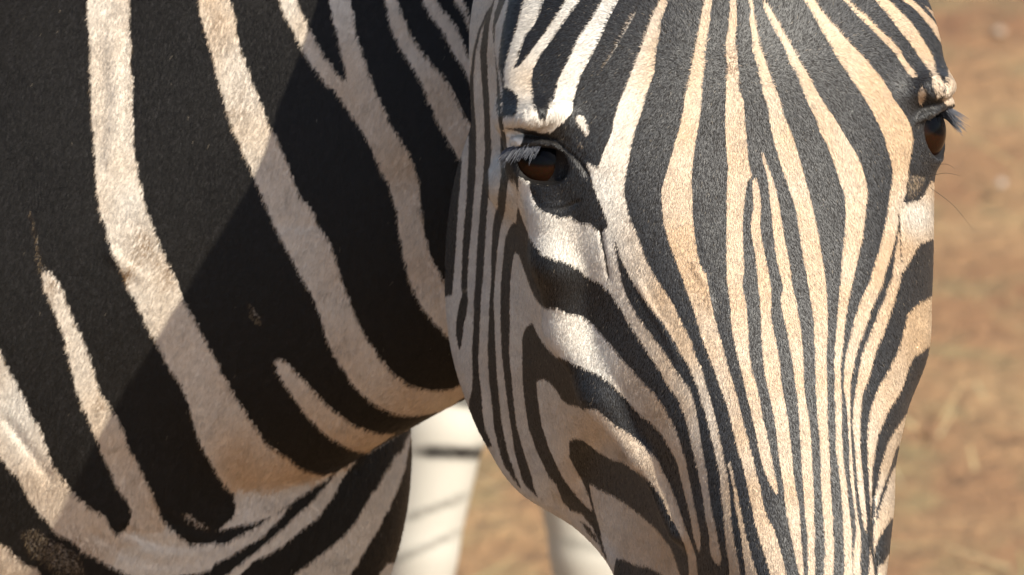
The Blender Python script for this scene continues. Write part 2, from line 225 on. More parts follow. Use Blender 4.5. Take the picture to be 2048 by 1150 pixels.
TT = [-520, -350, -100, 0, 150, 300, 450, 600, 720, 850, 950, 1030, 1100, 1200, 1350, 1500, 1600]
SECT = {
 -520: [(0,0),(60,8),(110,25),(150,60),(170,110),(175,200),(170,300),(140,400),(80,450),(0,460)],
 -350: [(0,0),(100,10),(190,40),(255,100),(290,180),(295,300),(280,450),(250,600),(150,700),(0,720)],
 -100: [(0,0),(120,12),(230,46),(325,98),(395,180),(400,300),(385,480),(345,720),(180,900),(0,930)],
 0:    [(0,0),(130,12),(250,46),(350,92),(428,165),(430,280),(408,430),(372,720),(200,950),(0,1000)],
 150:  [(0,0),(140,10),(265,40),(375,85),(455,150),(440,270),(402,440),(372,760),(230,985),(0,1030)],
 300:  [(0,0),(140,8),(265,34),(365,82),(425,155),(420,290),(392,460),(372,800),(335,1010),(0,1090)],
 450:  [(0,0),(135,8),(245,36),(338,95),(404,188),(406,300),(392,560),(388,850),(368,1085),(0,1180)],
 600:  [(0,0),(120,8),(228,44),(314,122),(384,238),(390,370),(398,640),(402,900),(378,1150),(0,1260)],
 720:  [(0,0),(105,8),(200,45),(284,122),(352,225),(364,370),(382,640),(392,900),(372,1160),(0,1270)],
 850:  [(0,0),(92,8),(168,40),(234,110),(286,218),(306,380),(345,640),(362,890),(345,1140),(0,1240)],
 950:  [(0,0),(86,8),(150,36),(200,105),(244,225),(262,370),(300,600),(325,840),(308,1075),(0,1160)],
 1030: [(0,0),(84,8),(145,34),(190,100),(224,230),(232,350),(250,520),(265,710),(252,900),(0,980)],
 1100: [(0,0),(82,8),(138,34),(174,100),(203,228),(212,340),(222,460),(236,610),(232,770),(0,840)],
 1200: [(0,0),(76,8),(122,34),(150,95),(176,220),(188,325),(205,435),(225,550),(220,690),(0,750)],
 1350: [(0,0),(85,8),(148,34),(180,90),(200,180),(208,280),(212,380),(215,470),(200,570),(0,630)],
 1500: [(0,0),(80,10),(135,40),(165,90),(180,170),(182,240),(180,320),(170,400),(130,470),(0,500)],
 1600: [(0,0),(40,10),(70,30),(85,60),(95,110),(95,150),(90,200),(80,240),(50,270),(0,280)]}
BC = np.array([.40 * SECT[t][-1][1] for t in TT])
NTH = 128
THS = np.linspace(0, math.pi, NTH)
def section_radius(t, bc):
    s = np.array(SECT[t], float)
    k = np.arange(len(s)); kk = np.linspace(0, len(s) - 1, 400)
    q = cr(k, s, kk)
    th = np.arctan2(np.maximum(q[:, 0], 0), bc - q[:, 1]); r = np.hypot(q[:, 0], bc - q[:, 1])
    o = np.argsort(th)
    return np.interp(THS, th[o], r[o])
RT = np.array([section_radius(t, b) for t, b in zip(TT, BC)])
TF = np.arange(-520, 1601, 10.0)
RF = cr(TT, RT, TF); BCF = cr(TT, BC, TF)
XM = cr([-520, -200, 0, 300, 600, 900, 1150, 1600], [1450, 1465, 1478, 1500, 1555, 1605, 1640, 1690], TF)
ZM = cr([-520, -350, -100, 0, 150, 300, 600, 900, 1150, 1600], [-560, -330, -95, -45, -5, 12, 50, 110, 160, 235], TF)
def head_local(p):
    x, y, z = p[:, 0], p[:, 1], p[:, 2]
    t = y + TILT * (x - np.interp(y, TF, XM)); tc = np.clip(t, -520, 1600)
    dx = x - np.interp(tc, TF, XM); dz = z - np.interp(tc, TF, ZM)
    return dx * cy_ - dz * sy_, -(dx * sy_ + dz * cy_), t, tc
def head_point(u, b, t):       # inverse: local -> design
    xm = np.interp(t, TF, XM); zm = np.interp(t, TF, ZM)
    x = xm + u * cy_ - b * sy_; z = zm - u * sy_ - b * cy_
    return np.array([x, t - TILT * (x - np.interp(t, TF, XM)), z])
def unit(*v): return np.array(v) / np.linalg.norm(v)
# each eye: centre (|u|, b, t), radius, gaze direction in (|u|, b, t), half length and half height of the opening
EYES = {-1: (np.array([372.0, 190.0, 287.0]), 74.0, unit(.30, -.95, .05), 59, 44), 1: (np.array([386.0, 186.0, 286.0]), 72.0, unit(.74, -.67, .02), 66, 56)}
def eye_frame(sgn):
    c, r, e, sl, wl = EYES[sgn]
    s0 = np.array([.94, .34, -.16]) if sgn < 0 else np.array([.67, .74, -.05])
    s0 = s0 - e * (s0 @ e); s0 /= np.linalg.norm(s0)
    t0 = np.cross(e, s0); t0 = t0 * np.sign(t0[2])
    return c, r, e, s0, t0, sl, wl
def eye_dist(u, b, t):
    c = np.where((u < 0)[:, None], EYES[-1][0], EYES[1][0]); r = np.where(u < 0, EYES[-1][1], EYES[1][1])
    return np.sqrt((np.abs(u) - c[:, 0])**2 + (b - c[:, 1])**2 + (t - c[:, 2])**2) - r
def ell(u, b, t, c, r):
    q = np.sqrt(((u - c[0]) / r[0])**2 + ((b - c[1]) / r[1])**2 + ((t - c[2]) / r[2])**2)
    return (q - 1) * min(r)
def crease_map(lines, sg):
    im = np.zeros((CH, CW), np.float32)
    for pts, w0, w1, dep in lines: fill(im, ribbon(P(pts), w0, w1), dep)
    return blur(im, sg)
CREASE_H = crease_map([('1100,203 1112,201 1130,201 1150,203', 4, 5, 6), ('1200,455 1207,490 1213,525 1219,558', 7, 4, 6), ('1161,953 1176,985 1186,1022 1196,1055 1207,1085', 6, 6, 8),
 ('1745,985 1743,1050 1744,1090 1750,1130 1753,1150', 7, 8, 9), ('1066,385 1080,408 1105,416 1135,412 1160,400', 6, 5, 6), ('1085,392 1105,400 1130,398', 4, 4, 4),
 ('1015,262 1040,266 1065,270 1090,275 1112,280 1135,298 1160,322 1180,352', 9, 7, 11), ('1120,272 1145,290 1175,318', 4, 4, 5), ('1797,425 1798,450 1800,480 1801,522', 5, 3, 4),
 ('1820,345 1835,352 1850,350', 5, 5, 5), ('1375,505 1395,502 1412,501', 3, 3, 3),
 ('1385,520 1396,545 1410,562 1418,590 1426,625', 9, 7, -4), ('1275,560 1300,610 1330,660 1360,720', 12, 8, -5)], 3.2)
CREASE_N = crease_map([('246,1058 290,1078 335,1090 380,1090 420,1082 470,1066 520,1042', 9, 9, 22), ('300,1010 350,1046 400,1062 450,1056', 7, 6, 14), ('180,1060 240,1100 300,1125 370,1128 440,1110', 8, 8, 14),
 ('470,985 520,1000 570,995 620,980', 7, 6, 12), ('560,445 600,452 640,448', 5, 5, 7),
 ('10,835 45,880 70,915 105,960', 8, 8, 12), ('215,500 262,540 300,560', 20, 16, -4), ('225,60 235,200 222,330', 26, 26, -5)], 7)
def f_head(p):
    u, b, t, tc = head_local(p)
    us = np.sqrt(u * u + 100.0)
    ti = (tc + 520) / 10.0; i = np.clip(ti.astype(int), 0, len(TF) - 2); a = ti - i
    bc = BCF[i] * (1 - a) + BCF[i + 1] * a
    th = np.arctan2(us, bc - b); r = np.hypot(us, bc - b)
    tj = th / math.pi * (NTH - 1); j = np.clip(tj.astype(int), 0, NTH - 2); c = tj - j
    R = (RF[i, j] * (1 - c) + RF[i, j + 1] * c) * (1 - a) + (RF[i + 1, j] * (1 - c) + RF[i + 1, j + 1] * c) * a
    f = r - R
    f = np.where(t < -520, np.hypot(np.maximum(f, 0), -520 - t), f)
    f = np.where(t > 1600, np.hypot(np.maximum(f, 0), t - 1600), f)
    au = np.abs(u)
    for sgn in (-1, 1):
        near = (np.abs(us - 400) + np.abs(t - 300) < 700) & (u * sgn > 0)
        if not near.any(): continue
        g = f[near]; U, Bb, Tt = au[near], b[near], t[near]
        # bony brow above the eye
        g = smin(g, ell(U, Bb, Tt, (410, 140, 200), (56, 118, 33)), 46)
        # arch of the cheek bone behind the eye
        g = smin(g, ell(U, Bb, Tt, (395, 380, 330), (45, 150, 40)), 60)
        # lids: a shell over the eyeball, then the opening cut into it
        c, r, e_, s0, t0, sl, wl = eye_frame(sgn)
        Q = np.stack([U - c[0], Bb - c[1], Tt - c[2]], 1)
        g = smin(g, np.linalg.norm(Q, axis=1) - (r + 7), 24)
        e = Q @ e_; s = Q @ s0; w = Q @ t0
        cut = (np.sqrt(((s - 3) / sl)**2 + ((w - 4) / wl)**2 + ((e - r - 6) / 56)**2) - 1) * wl
        g = smax(g, -cut, 9)
        # heavy fold of the upper lid hanging over the opening
        fold = np.sqrt(((s + 2) / (sl + 26))**2 + ((w + wl * .93 - .0028 * (s - 2)**2) / 13)**2 + ((e - r - 3) / 22)**2)
        g = smin(g, (fold - 1) * 13, 12)
        f = f.copy(); f[near] = g
    # bone ridge from below the eye down the cheek
    lf = u < 0
    if lf.any():
        q = np.stack([au[lf], b[lf], t[lf]], 1); rg = f[lf]
        ch = [(384, 158, 392), (388, 182, 490), (372, 240, 630), (330, 232, 760), (272, 226, 890), (225, 225, 1040)]
        rr = [47, 47, 45, 42, 34, 22]
        for i_ in range(5): rg = smin(rg, seg(q, ch[i_], ch[i_ + 1], rr[i_], rr[i_ + 1]), 36)
        f = f.copy(); f[lf] = rg
    # hollow of the cheek in front of the jaw muscle
    f = smax(f, -ell(au, b, t, (290, 480, 1060), (30, 210, 170)), 60)
    cx, cyy = to_px(p); f = f + sample(CREASE_H, cx, cyy) * np.clip(1 - b / 900, 0, 1)
    return f
# ears
EARS = [(head_point(-285, 330, -300), head_point(-215, 560, -720)), (head_point(285, 330, -300), head_point(370, 560, -720))]
def f_ear(p):
    f = np.full(len(p), 1e4)
    for a, b in EARS:
        m = .45 * a + .55 * b
        f = np.minimum(f, smin(seg(p, a, m, 70, 92), seg(p, m, b, 92, 22), 30))
    return f
NX = [-900, -600, -300, 0, 250, 500, 700, 950, 1250, 1400]
NT = [(760, 760, -2200, 560), (740, 840, -2080, 590), (600, 850, -1900, 560), (485, 815, -1790, 500), (400, 775, -1710, 445), (325, 712, -1630, 385), (272, 652, -1570, 345), (225, 562, -1490, 300), (230, 440, -1280, 260), (200, 300, -1150, 200)]
KN = 1.04
def f_neck(p):
    x = 1024 + (p[:, 0] - 1024) / KN; y = 575 + (p[:, 1] - 575) / KN; z = p[:, 2]
    q = cr(NX, NT, x)
    e = np.sqrt(((y - q[:, 0]) / q[:, 1])**2 + ((z - q[:, 2]) / q[:, 3])**2)
    f = (e - 1) * q[:, 3] * .85
    cx, cyy = to_px(p); f = f + sample(CREASE_N, cx, cyy) * (z > q[:, 2])
    f = np.where(x > 1400, np.hypot(np.maximum(f, 0), x - 1400), f)
    f = np.where(x < -900, np.hypot(np.maximum(f, 0), -900 - x), f)
    return f
def wp(X, F, U): return w2d(np.array([X, F, U]))
UPD = w2d(np.array([0, 0, 1.0])) - w2d(np.array([0, 0, 0.0])); UPD /= np.linalg.norm(UPD)
def f_breast(p):
    c = np.array([1024 + (330 - 1024) * 1.055, 575 + (905 - 575) * 1.055, -1880.0])
    q = p - c
    yy = np.where(q[:, 1] > 0, q[:, 1] / 640, q[:, 1] / 520)
    e = np.sqrt((q[:, 0] / (490 * 1.055))**2 + yy**2 + (q[:, 2] / 430)**2)
    return (e - 1) * 430
def f_body(p):
    f = smin(seg(p, wp(-.52, .72, .96), wp(-1.0, .98, .93), 1120, 1200), seg(p, wp(-1.0, .98, .93), wp(-1.42, 1.2, 1.0), 1200, 1080), 300)
    f = smin(f, seg(p, wp(-.36, .55, .90), wp(-.55, .72, .98), 640, 900), 300)
    def leg(x, y, top, knee, rt, fwd):
        g = seg(p, wp(x, y, top), wp(x + fwd, y, knee), rt, 175)
        g = smin(g, seg(p, wp(x + fwd, y, knee), wp(x + fwd * .6, y, .12), 170, 100), 40)
        return smin(g, seg(p, wp(x + fwd * .6, y, .1), wp(x + fwd * .6 + .03, y - .01, .035), 110, 165), 30)
    for x, y, top, knee, rt, fwd in ((-.42, .50, .80, .42, 420, .02), (-.30, .76, .80, .42, 420, .03), (-1.38, .98, .82, .48, 560, -.10), (-1.26, 1.32, .82, .48, 560, -.06)):
        f = smin(f, leg(x, y, top, knee, rt, fwd), 120)
    return f
PARTS = (f_head, f_ear, f_neck, f_breast, f_body)
def f_all(p, want_parts=False):
    v = [g(p) for g in PARTS]
    f = smin(v[0], v[1], 50)
    n = smin(v[2], v[4], 260)
    n = smin(n, smin(v[3], v[4] + 40, 160), 14 + 190 * np.clip((470 - p[:, 0]) / 350, 0, 1))
    f = smin(f, n, 30)
    if want_parts: return f, np.stack(v)
    return f
def project(fn, p, n=3, h=1.0):
    for _ in range(n):
        f = fn(p); g = np.empty_like(p)
        for k in range(3):
            d = np.zeros(3); d[k] = h
            g[:, k] = (fn(p + d) - f) / h
        m = (g * g).sum(1) + 1e-6
        p = p - np.clip(f / m, -25, 25)[:, None] * g
    return p
def surface_nets(fn, lo, hi, cell):
    ax = [np.arange(a, b + cell, cell) for a, b in zip(lo, hi)]
    n = [len(a) for a in ax]
    G = np.empty(n, np.float32)
    for i, xv in enumerate(ax[0]):
        yy, zz = np.meshgrid(ax[1], ax[2], indexing='ij')
        G[i] = fn(np.stack([np.full(yy.size, xv), yy.ravel(), zz.ravel()], 1)).reshape(yy.shape)
    ins = G < 0
    c = np.zeros([k - 1 for k in n], np.int8)
    for a in (0, 1):
        for b in (0, 1):
            for d in (0, 1):
                c += ins[a:n[0] - 1 + a, b:n[1] - 1 + b, d:n[2] - 1 + d]
    act = (c > 0) & (c < 8)
    idx = -np.ones(act.shape, np.int64); I = np.argwhere(act); idx[act] = np.arange(len(I))
    acc = np.zeros((len(I), 3)); cnt = np.zeros(len(I))
    corners = [(a, b, d) for a in (0, 1) for b in (0, 1) for d in (0, 1)]
    for c0 in corners:
        for k in range(3):
            if c0[k]: continue
            c1 = list(c0); c1[k] = 1
            v0 = G[I[:, 0] + c0[0], I[:, 1] + c0[1], I[:, 2] + c0[2]]; v1 = G[I[:, 0] + c1[0], I[:, 1] + c1[1], I[:, 2] + c1[2]]
            m = (v0 < 0) != (v1 < 0)
            t = v0 / (v0 - v1 + 1e-12)
            pt = np.tile(np.array(c0, float), (len(I), 1)); pt[:, k] += t
            acc[m] += pt[m]; cnt[m] += 1
    V = (I + acc / np.maximum(cnt, 1)[:, None]) * cell + np.array(lo)
    F = []
    for k in range(3):
        a, b = [(1, 2), (2, 0), (0, 1)][k]
        s0 = [slice(None)] * 3; s1 = [slice(None)] * 3
        s0[k] = slice(0, n[k] - 1); s1[k] = slice(1, n[k])
        A = ins[tuple(s0)]; Bq = ins[tuple(s1)]
        E = np.argwhere(A != Bq)
        E = E[(E[:, a] > 0) & (E[:, b] > 0) & (E[:, a] < n[a] - 1) & (E[:, b] < n[b] - 1)]
        def cell_at(da, db):
            e = E.copy(); e[:, a] -= da; e[:, b] -= db
            return idx[e[:, 0], e[:, 1], e[:, 2]]
        q = np.stack([cell_at(1, 1), cell_at(0, 1), cell_at(0, 0), cell_at(1, 0)], 1)
        fl = A[E[:, 0], E[:, 1], E[:, 2]]
        q[fl] = q[fl][:, ::-1]
        F.append(q)
    F = np.vstack(F)
    return V, F[(F >= 0).all(1)]
def build_mesh(fn, V, F, steps):
    """steps: list of selectors; faces chosen by each selector are quartered and laid back on the solid"""
    bm = bmesh.new()
    vs = [bm.verts.new(v) for v in V]
    for f in F:
        try: bm.faces.new([vs[i] for i in f])
        except ValueError: pass
    for sel in steps:
        bm.normal_update()
        fc = list(bm.faces)
        cen = np.array([f.calc_center_median()[:] for f in fc]); nor = -np.array([f.normal[:] for f in fc])   # the design axes are left-handed
        m = sel(cen, nor)
        ed = {e for f, k in zip(fc, m) if k for e in f.edges}
        bmesh.ops.subdivide_edges(bm, edges=list(ed), cuts=1, use_grid_fill=True)
        co = np.array([v.co[:] for v in bm.verts])
        co = project(fn, co, 2 if sel is steps[-1] else 1)
        for v, c in zip(bm.verts, co): v.co = c
    bm.normal_update()
    return bm
# ------------------------------------------------------------------ material helpers
def new_mat(name):
    m = bpy.data.materials.new(name); m.use_nodes = True
    return m, m.node_tree.nodes, m.node_tree.links, m.node_tree.nodes['Principled BSDF']
def mesh_obj(name, V, F, mat, parent=None, smooth=True):
    me = bpy.data.meshes.new(name); me.from_pydata([tuple(v) for v in V], [], [tuple(f) for f in F]); me.update()
    if smooth: me.polygons.foreach_set('use_smooth', np.ones(len(me.polygons), bool))
    o = bpy.data.objects.new(name, me); COL.objects.link(o)
    if mat: me.materials.append(mat)
    if parent: o.parent = parent
    return o
def empty(name, loc):
    o = bpy.data.objects.new(name, None); COL.objects.link(o); o.location = loc; o.empty_display_size = .2
    return o
def hold(o, parent):            # parent without moving
    bpy.context.view_layer.update()
    o.parent = parent; o.matrix_parent_inverse = parent.matrix_world.inverted()
def ramp(nodes, stops):
    r = nodes.new('ShaderNodeValToRGB'); e = r.color_ramp.elements
    while len(e) < len(stops): e.new(.5)
    for k, (p, c) in zip(e, stops): k.position = p; k.color = (*c, 1)
    return r

# ------------------------------------------------------------------ ground
gm, gn, gl, gb = new_mat('dry_earth')
tc = gn.new('ShaderNodeTexCoord')
def gnoise(scale, detail, off=0.0):
    mp = gn.new('ShaderNodeMapping'); mp.inputs['Location'].default_value = (off, off * .7, 0)
    gl.new(tc.outputs['Object'], mp.inputs[0])
    n = gn.new('ShaderNodeTexNoise'); n.inputs['Scale'].default_value = scale; n.inputs['Detail'].default_value = detail
    n.inputs['Roughness'].default_value = .6; gl.new(mp.outputs[0], n.inputs[0]); return n
n1 = gnoise(5.0, 5, 3.1); r1 = ramp(gn, [(.32, (.25, .125, .061)), (.5, (.31, .177, .087)), (.68, (.385, .248, .125))]); gl.new(n1.outputs[0], r1.inputs[0])
n2 = gnoise(14.0, 4, 9.7); r2 = ramp(gn, [(.5, (0, 0, 0)), (.72, (1, 1, 1))]); gl.new(n2.outputs[0], r2.inputs[0])
mx = gn.new('ShaderNodeMixRGB'); mx.inputs[2].default_value = (.27, .205, .10, 1); gl.new(r1.outputs[0], mx.inputs[1]); gl.new(r2.outputs[0], mx.inputs[0])
n3 = gnoise(60.0, 5, 1.3); r3 = ramp(gn, [(.3, (.7, .7, .7)), (.7, (1.15, 1.12, 1.08))]); gl.new(n3.outputs[0], r3.inputs[0])
mm = gn.new('ShaderNodeMixRGB'); mm.blend_type = 'MULTIPLY'; mm.inputs[0].default_value = 1; gl.new(mx.outputs[0], mm.inputs[1]); gl.new(r3.outputs[0], mm.inputs[2])
gl.new(mm.outputs[0], gb.inputs['Base Color']); gb.inputs['Roughness'].default_value = .95
bp = gn.new('ShaderNodeBump'); bp.inputs['Strength'].default_value = .8; bp.inputs['Distance'].default_value = .02
gl.new(n3.outputs[0], bp.inputs['Height']); gl.new(bp.outputs[0], gb.inputs['Normal'])
gv = []; gf = []
gx = np.concatenate([[-600, -60, -12], np.linspace(-4, 4, 81), [12, 60, 600]]); gy = np.concatenate([[-600, -60, -12], np.linspace(-2, 8, 101), [20, 80, 900]])
for j, yv in enumerate(gy):
    for i, xv in enumerate(gx):
        inside = abs(xv) < 4 and -2 < yv < 8
        gv.append((xv, yv, .05 * (value_noise(xv + 50, yv + 50, .9, 3) - .5) + .025 * (value_noise(xv + 50, yv + 50, .25, 4) - .5) if inside else 0))
nx = len(gx)
for j in range(len(gy) - 1):
    for i in range(nx - 1): gf.append((j * nx + i, j * nx + i + 1, (j + 1) * nx + i + 1, (j + 1) * nx + i))
ground = mesh_obj('ground', gv, gf, gm); ground['kind'] = 'structure'
ground['label'] = 'reddish brown dry earth with tan patches behind the zebra'; ground['category'] = 'ground'
# dry straw and small stones strewn on it
sm, sn_, sl, sb = new_mat('straw'); oi = sn_.new('ShaderNodeNewGeometry'); rr = ramp(sn_, [(0, (.34, .25, .12)), (.6, (.45, .35, .19)), (1, (.22, .21, .09))])
sl.new(oi.outputs['Random Per Island'], rr.inputs[0]); sl.new(rr.outputs[0], sb.inputs['Base Color']); sb.inputs['Roughness'].default_value = .8
V = []; F = []
r_ = np.random.default_rng(21)
cl = [(r_.uniform(-2.2, 2.2), r_.uniform(1.2, 7), r_.uniform(.05, .22)) for _ in range(120)]
for _ in range(2600):
    if r_.random() < .8:
        c = cl[r_.integers(len(cl))]; x = r_.normal(c[0], c[2]); y = r_.normal(c[1], c[2])
    else: x = r_.uniform(-2.5, 2.5); y = r_.uniform(1, 7)
    a = r_.uniform(0, 2 * math.pi); l = r_.uniform(.02, .07); w = r_.uniform(.0008, .002); h = r_.uniform(.002, .02)
    dx, dy = math.cos(a), math.sin(a); b = len(V); z = .02
    V += [(x - dy * w, y + dx * w, z), (x + dy * w, y - dx * w, z), (x + dx * l + dy * w * .4, y + dy * l - dx * w * .4, z + h), (x + dx * l - dy * w * .4, y + dy * l + dx * w * .4, z + h)]
    F.append((b, b + 1, b + 2, b + 3))
straw = mesh_obj('dry_grass', V, F, sm, smooth=False); straw['kind'] = 'stuff'
straw['label'] = 'short dry straw scattered over the brown ground'; straw['category'] = 'grass'
pm, pn, pl, pb = new_mat('stone'); og = pn.new('ShaderNodeNewGeometry'); pr = ramp(pn, [(0, (.22, .14, .09)), (.5, (.34, .25, .17)), (1, (.42, .35, .29))])
pl.new(og.outputs['Random Per Island'], pr.inputs[0]); pl.new(pr.outputs[0], pb.inputs['Base Color']); pb.inputs['Roughness'].default_value = .9
V = []; F = []
ICO_V = [(0, 0, -1), (.72, -.53, -.45), (-.28, -.85, -.45), (-.89, 0, -.45), (-.28, .85, -.45), (.72, .53, -.45), (.28, -.85, .45), (-.72, -.53, .45), (-.72, .53, .45), (.28, .85, .45), (.89, 0, .45), (0, 0, 1)]
ICO_F = [(0, 1, 2), (1, 0, 5), (0, 2, 3), (0, 3, 4), (0, 4, 5), (1, 5, 10), (2, 1, 6), (3, 2, 7), (4, 3, 8), (5, 4, 9), (1, 10, 6), (2, 6, 7), (3, 7, 8), (4, 8, 9), (5, 9, 10), (6, 10, 11), (7, 6, 11), (8, 7, 11), (9, 8, 11), (10, 9, 11)]
for _ in range(600):
    x = r_.uniform(-2.3, 2.3); y = r_.uniform(1.0, 7); s = r_.uniform(.002, .006); b = len(V)
    k = r_.uniform(.6, 1.3, 3)
    for v in ICO_V: V.append((x + v[0] * s * k[0] * r_.uniform(.8, 1.2), y + v[1] * s * k[1] * r_.uniform(.8, 1.2), .012 + v[2] * s * k[2] * .7))
    F += [tuple(b + i for i in f) for f in ICO_F]
grav = mesh_obj('gravel', V, F, pm); grav['kind'] = 'stuff'
grav['label'] = 'small pale stones scattered over the brown ground'; grav['category'] = 'gravel'

# ------------------------------------------------------------------ coat shader shared by both animals
def coat_material(name, white, tan, soft=.12):
    m, n, l, b = new_mat(name)
    at = n.new('ShaderNodeAttribute'); at.attribute_name = 'coat'
    tn = n.new('ShaderNodeAttribute'); tn.attribute_name = 'tint'
    co = n.new('ShaderNodeTexCoord')
    no = n.new('ShaderNodeTexNoise'); no.inputs['Scale'].default_value = 700; no.inputs['Detail'].default_value = 3; l.new(co.outputs['Object'], no.inputs[0])
    ad = n.new('ShaderNodeMath'); ad.operation = 'MULTIPLY_ADD'; ad.inputs[1].default_value = .5; l.new(no.outputs[0], ad.inputs[0]); 
    sb_ = n.new('ShaderNodeMath'); sb_.operation = 'SUBTRACT'; sb_.inputs[1].default_value = .25; l.new(at.outputs['Fac'], sb_.inputs[0]); l.new(sb_.outputs[0], ad.inputs[2])
    rp = ramp(n, [(.5 - soft, (0, 0, 0)), (.5 + soft, (1, 1, 1))]); l.new(ad.outputs[0], rp.inputs[0])
    m1 = n.new('ShaderNodeMixRGB'); m1.inputs[1].default_value = (*white, 1); m1.inputs[2].default_value = (*tan, 1); l.new(tn.outputs['Fac'], m1.inputs[0])
    m2 = n.new('ShaderNodeMixRGB'); m2.inputs[1].default_value = (.012, .010, .009, 1); l.new(rp.outputs[0], m2.inputs[0]); l.new(m1.outputs[0], m2.inputs[2])
    l.new(m2.outputs[0], b.inputs['Base Color']); b.inputs['Roughness'].default_value = .6; b.inputs['Specular IOR Level'].default_value = .25
    bu = n.new('ShaderNodeBump'); bu.inputs['Strength'].default_value = .35; bu.inputs['Distance'].default_value = .001; l.new(no.outputs[0], bu.inputs['Height']); l.new(bu.outputs[0], b.inputs['Normal'])
    return m
WHITE = np.array([.775, .715, .625]); TAN = np.array([.60, .42, .26])
coat = coat_material('zebra_coat', tuple(WHITE), tuple(TAN))
def body_stripes(W):            # generic coat beyond the charted parts (world coordinates)
    ax = np.array([-.86, .5, 0]); s = W @ ax + .10 * value_noise(W[:, 0] * 1 + 9, W[:, 2] + 9, .22, 5)
    v = .5 + .9 * np.sin(s * 2 * math.pi / .105 + .6 * np.sin(W[:, 2] * 9))
    lg = .5 + .9 * np.sin(W[:, 2] * 2 * math.pi / .06 + 3 * value_noise(W[:, 0] + 9, W[:, 1] + 9, .05, 6))
    k = np.clip((.74 - W[:, 2]) / .08, 0, 1)
    return np.clip(v * (1 - k) + lg * k, 0, 1)
def g2(x, y, cx, cy, rx, ry): return np.exp(-((x - cx) / rx)**2 - ((y - cy) / ry)**2)
def tint_head(x, y):
    t = .72 * np.clip((x - 1215) / 110, 0, 1) + .02 + .08 * np.clip((x - 1050) / 100, 0, 1)
    t = t + .45 * g2(x, y, 1375, 510, 45, 70) + .25 * g2(x, y, 1780, 240, 60, 120) + .5 * g2(x, y, 1065, 160, 50, 45)
    t = t + .35 * g2(x, y, 1190, 850, 90, 60) + .45 * g2(x, y, 1150, 980, 60, 60) + .3 * g2(x, y, 1830, 640, 60, 120)
    t = t - .75 * g2(x, y, 1835, 430, 40, 45) - .4 * g2(x, y, 1900, 190, 30, 25) - .3 * g2(x, y, 1400, 840, 60, 140) - .35 * g2(x, y, 1200, 60, 60, 120) - .2 * g2(x, y, 1740, 1000, 40, 200)
    return np.clip(t + .3 * (value_noise(x + 999, y + 999, 55, 11) - .5), 0, 1)
def tint_neck(x, y):
    t = .30 - .30 * g2(x, y, 30, 830, 70, 120) + .30 * np.clip((y - 600) / 350, 0, 1) + .35 * g2(x, y, 800, 300, 200, 250) + .4 * g2(x, y, 560, 960, 120, 60) + .35 * g2(x, y, 430, 30, 60, 120)  # underside tan paints in ground bounce, lower left paled for sunlit glare
    return np.clip(t + .35 * (value_noise(x + 999, y + 999, 70, 12) - .5), 0, 1)
def charted(p, lab):
    """coat value and tint for points on the solid; lab = index of the part they lie on"""
    x, y = to_px(p); W = d2w(p)
    v = body_stripes(W); t = np.full(len(p), .25)
    hd = lab <= 1; v[hd] = sample(HR, x[hd], y[hd]); t[hd] = tint_head(x[hd], y[hd])
    lu, lb_, lt, _ = head_local(p[hd]); v[hd] *= np.clip((eye_dist(lu, lb_, lt) - 7) / 5, 0, 1)      # dark bare rim of the lids
    nk = lab == 2
    k = np.clip((x + 290) / 120, 0, 1) * np.clip((1440 - y) / 80, 0, 1) * np.clip((p[:, 2] + 2400) / 400, 0, 1)
    nb = (lab == 2) | (lab == 3)
    fold = np.interp(x, [380, 430, 470, 512, 545, 585, 612, 656, 712, 791, 819, 1000], [2000, 1078, 1062, 1046, 1027, 1000, 980, 953, 918, 866, 855, 760])
    xj = x + 3.5 * (value_noise(x + 400, y + 400, 13, 51) - .5) + 2 * (value_noise(x + 400, y + 400, 5, 52) - .5); yj = y + 3 * (value_noise(x + 700, y + 100, 11, 53) - .5)
    w = np.where(y < fold, sample(NR, xj, yj), sample(BR, xj, yj))
    v[nb] = (w * k + v * (1 - k))[nb]; t[nk] = tint_neck(x, y)[nk]
    br = lab == 3; t[br] = .35 * tint_neck(x, y)[br]
    return v, t

# ------------------------------------------------------------------ the zebra
zroot = empty('zebra', (-.75, .75, 0))
zroot['label'] = 'zebra in front with its head turned to the viewer, striped face and neck'; zroot['category'] = 'zebra'
V, F = surface_nets(f_all, (-6200, -1300, -6600), (2400, 4500, 500), 72)
V = project(f_all, V, 3)
def vis(level):
    def sel(c, n):
        x, y = to_px(c)
        m = (x > -60) & (x < 2110) & (y > -60) & (y < 1210) & (n[:, 2] > -.35) & (c[:, 2] > -2600)
        if level >= 4: m &= f_head(c) < 12
        return m
    return sel
bm = build_mesh(f_all, V, F, [vis(1), vis(2), vis(3), vis(4)])
PV = np.array([v.co[:] for v in bm.verts])
LAB = np.argmin(f_all(PV, True)[1], 0)
cv, tv = charted(PV, LAB)
PW = d2w(PV)
for v, w in zip(bm.verts, PW): v.co = w
me = bpy.data.meshes.new('body'); bm.to_mesh(me); bm.free()
me.polygons.foreach_set('use_smooth', np.ones(len(me.polygons), bool))
a = me.attributes.new('coat', 'FLOAT', 'POINT'); a.data.foreach_set('value', cv.astype(np.float32))
a = me.attributes.new('tint', 'FLOAT', 'POINT'); a.data.foreach_set('value', tv.astype(np.float32))
me.materials.append(coat)
body = bpy.data.objects.new('body', me); COL.objects.link(body); hold(body, zroot)

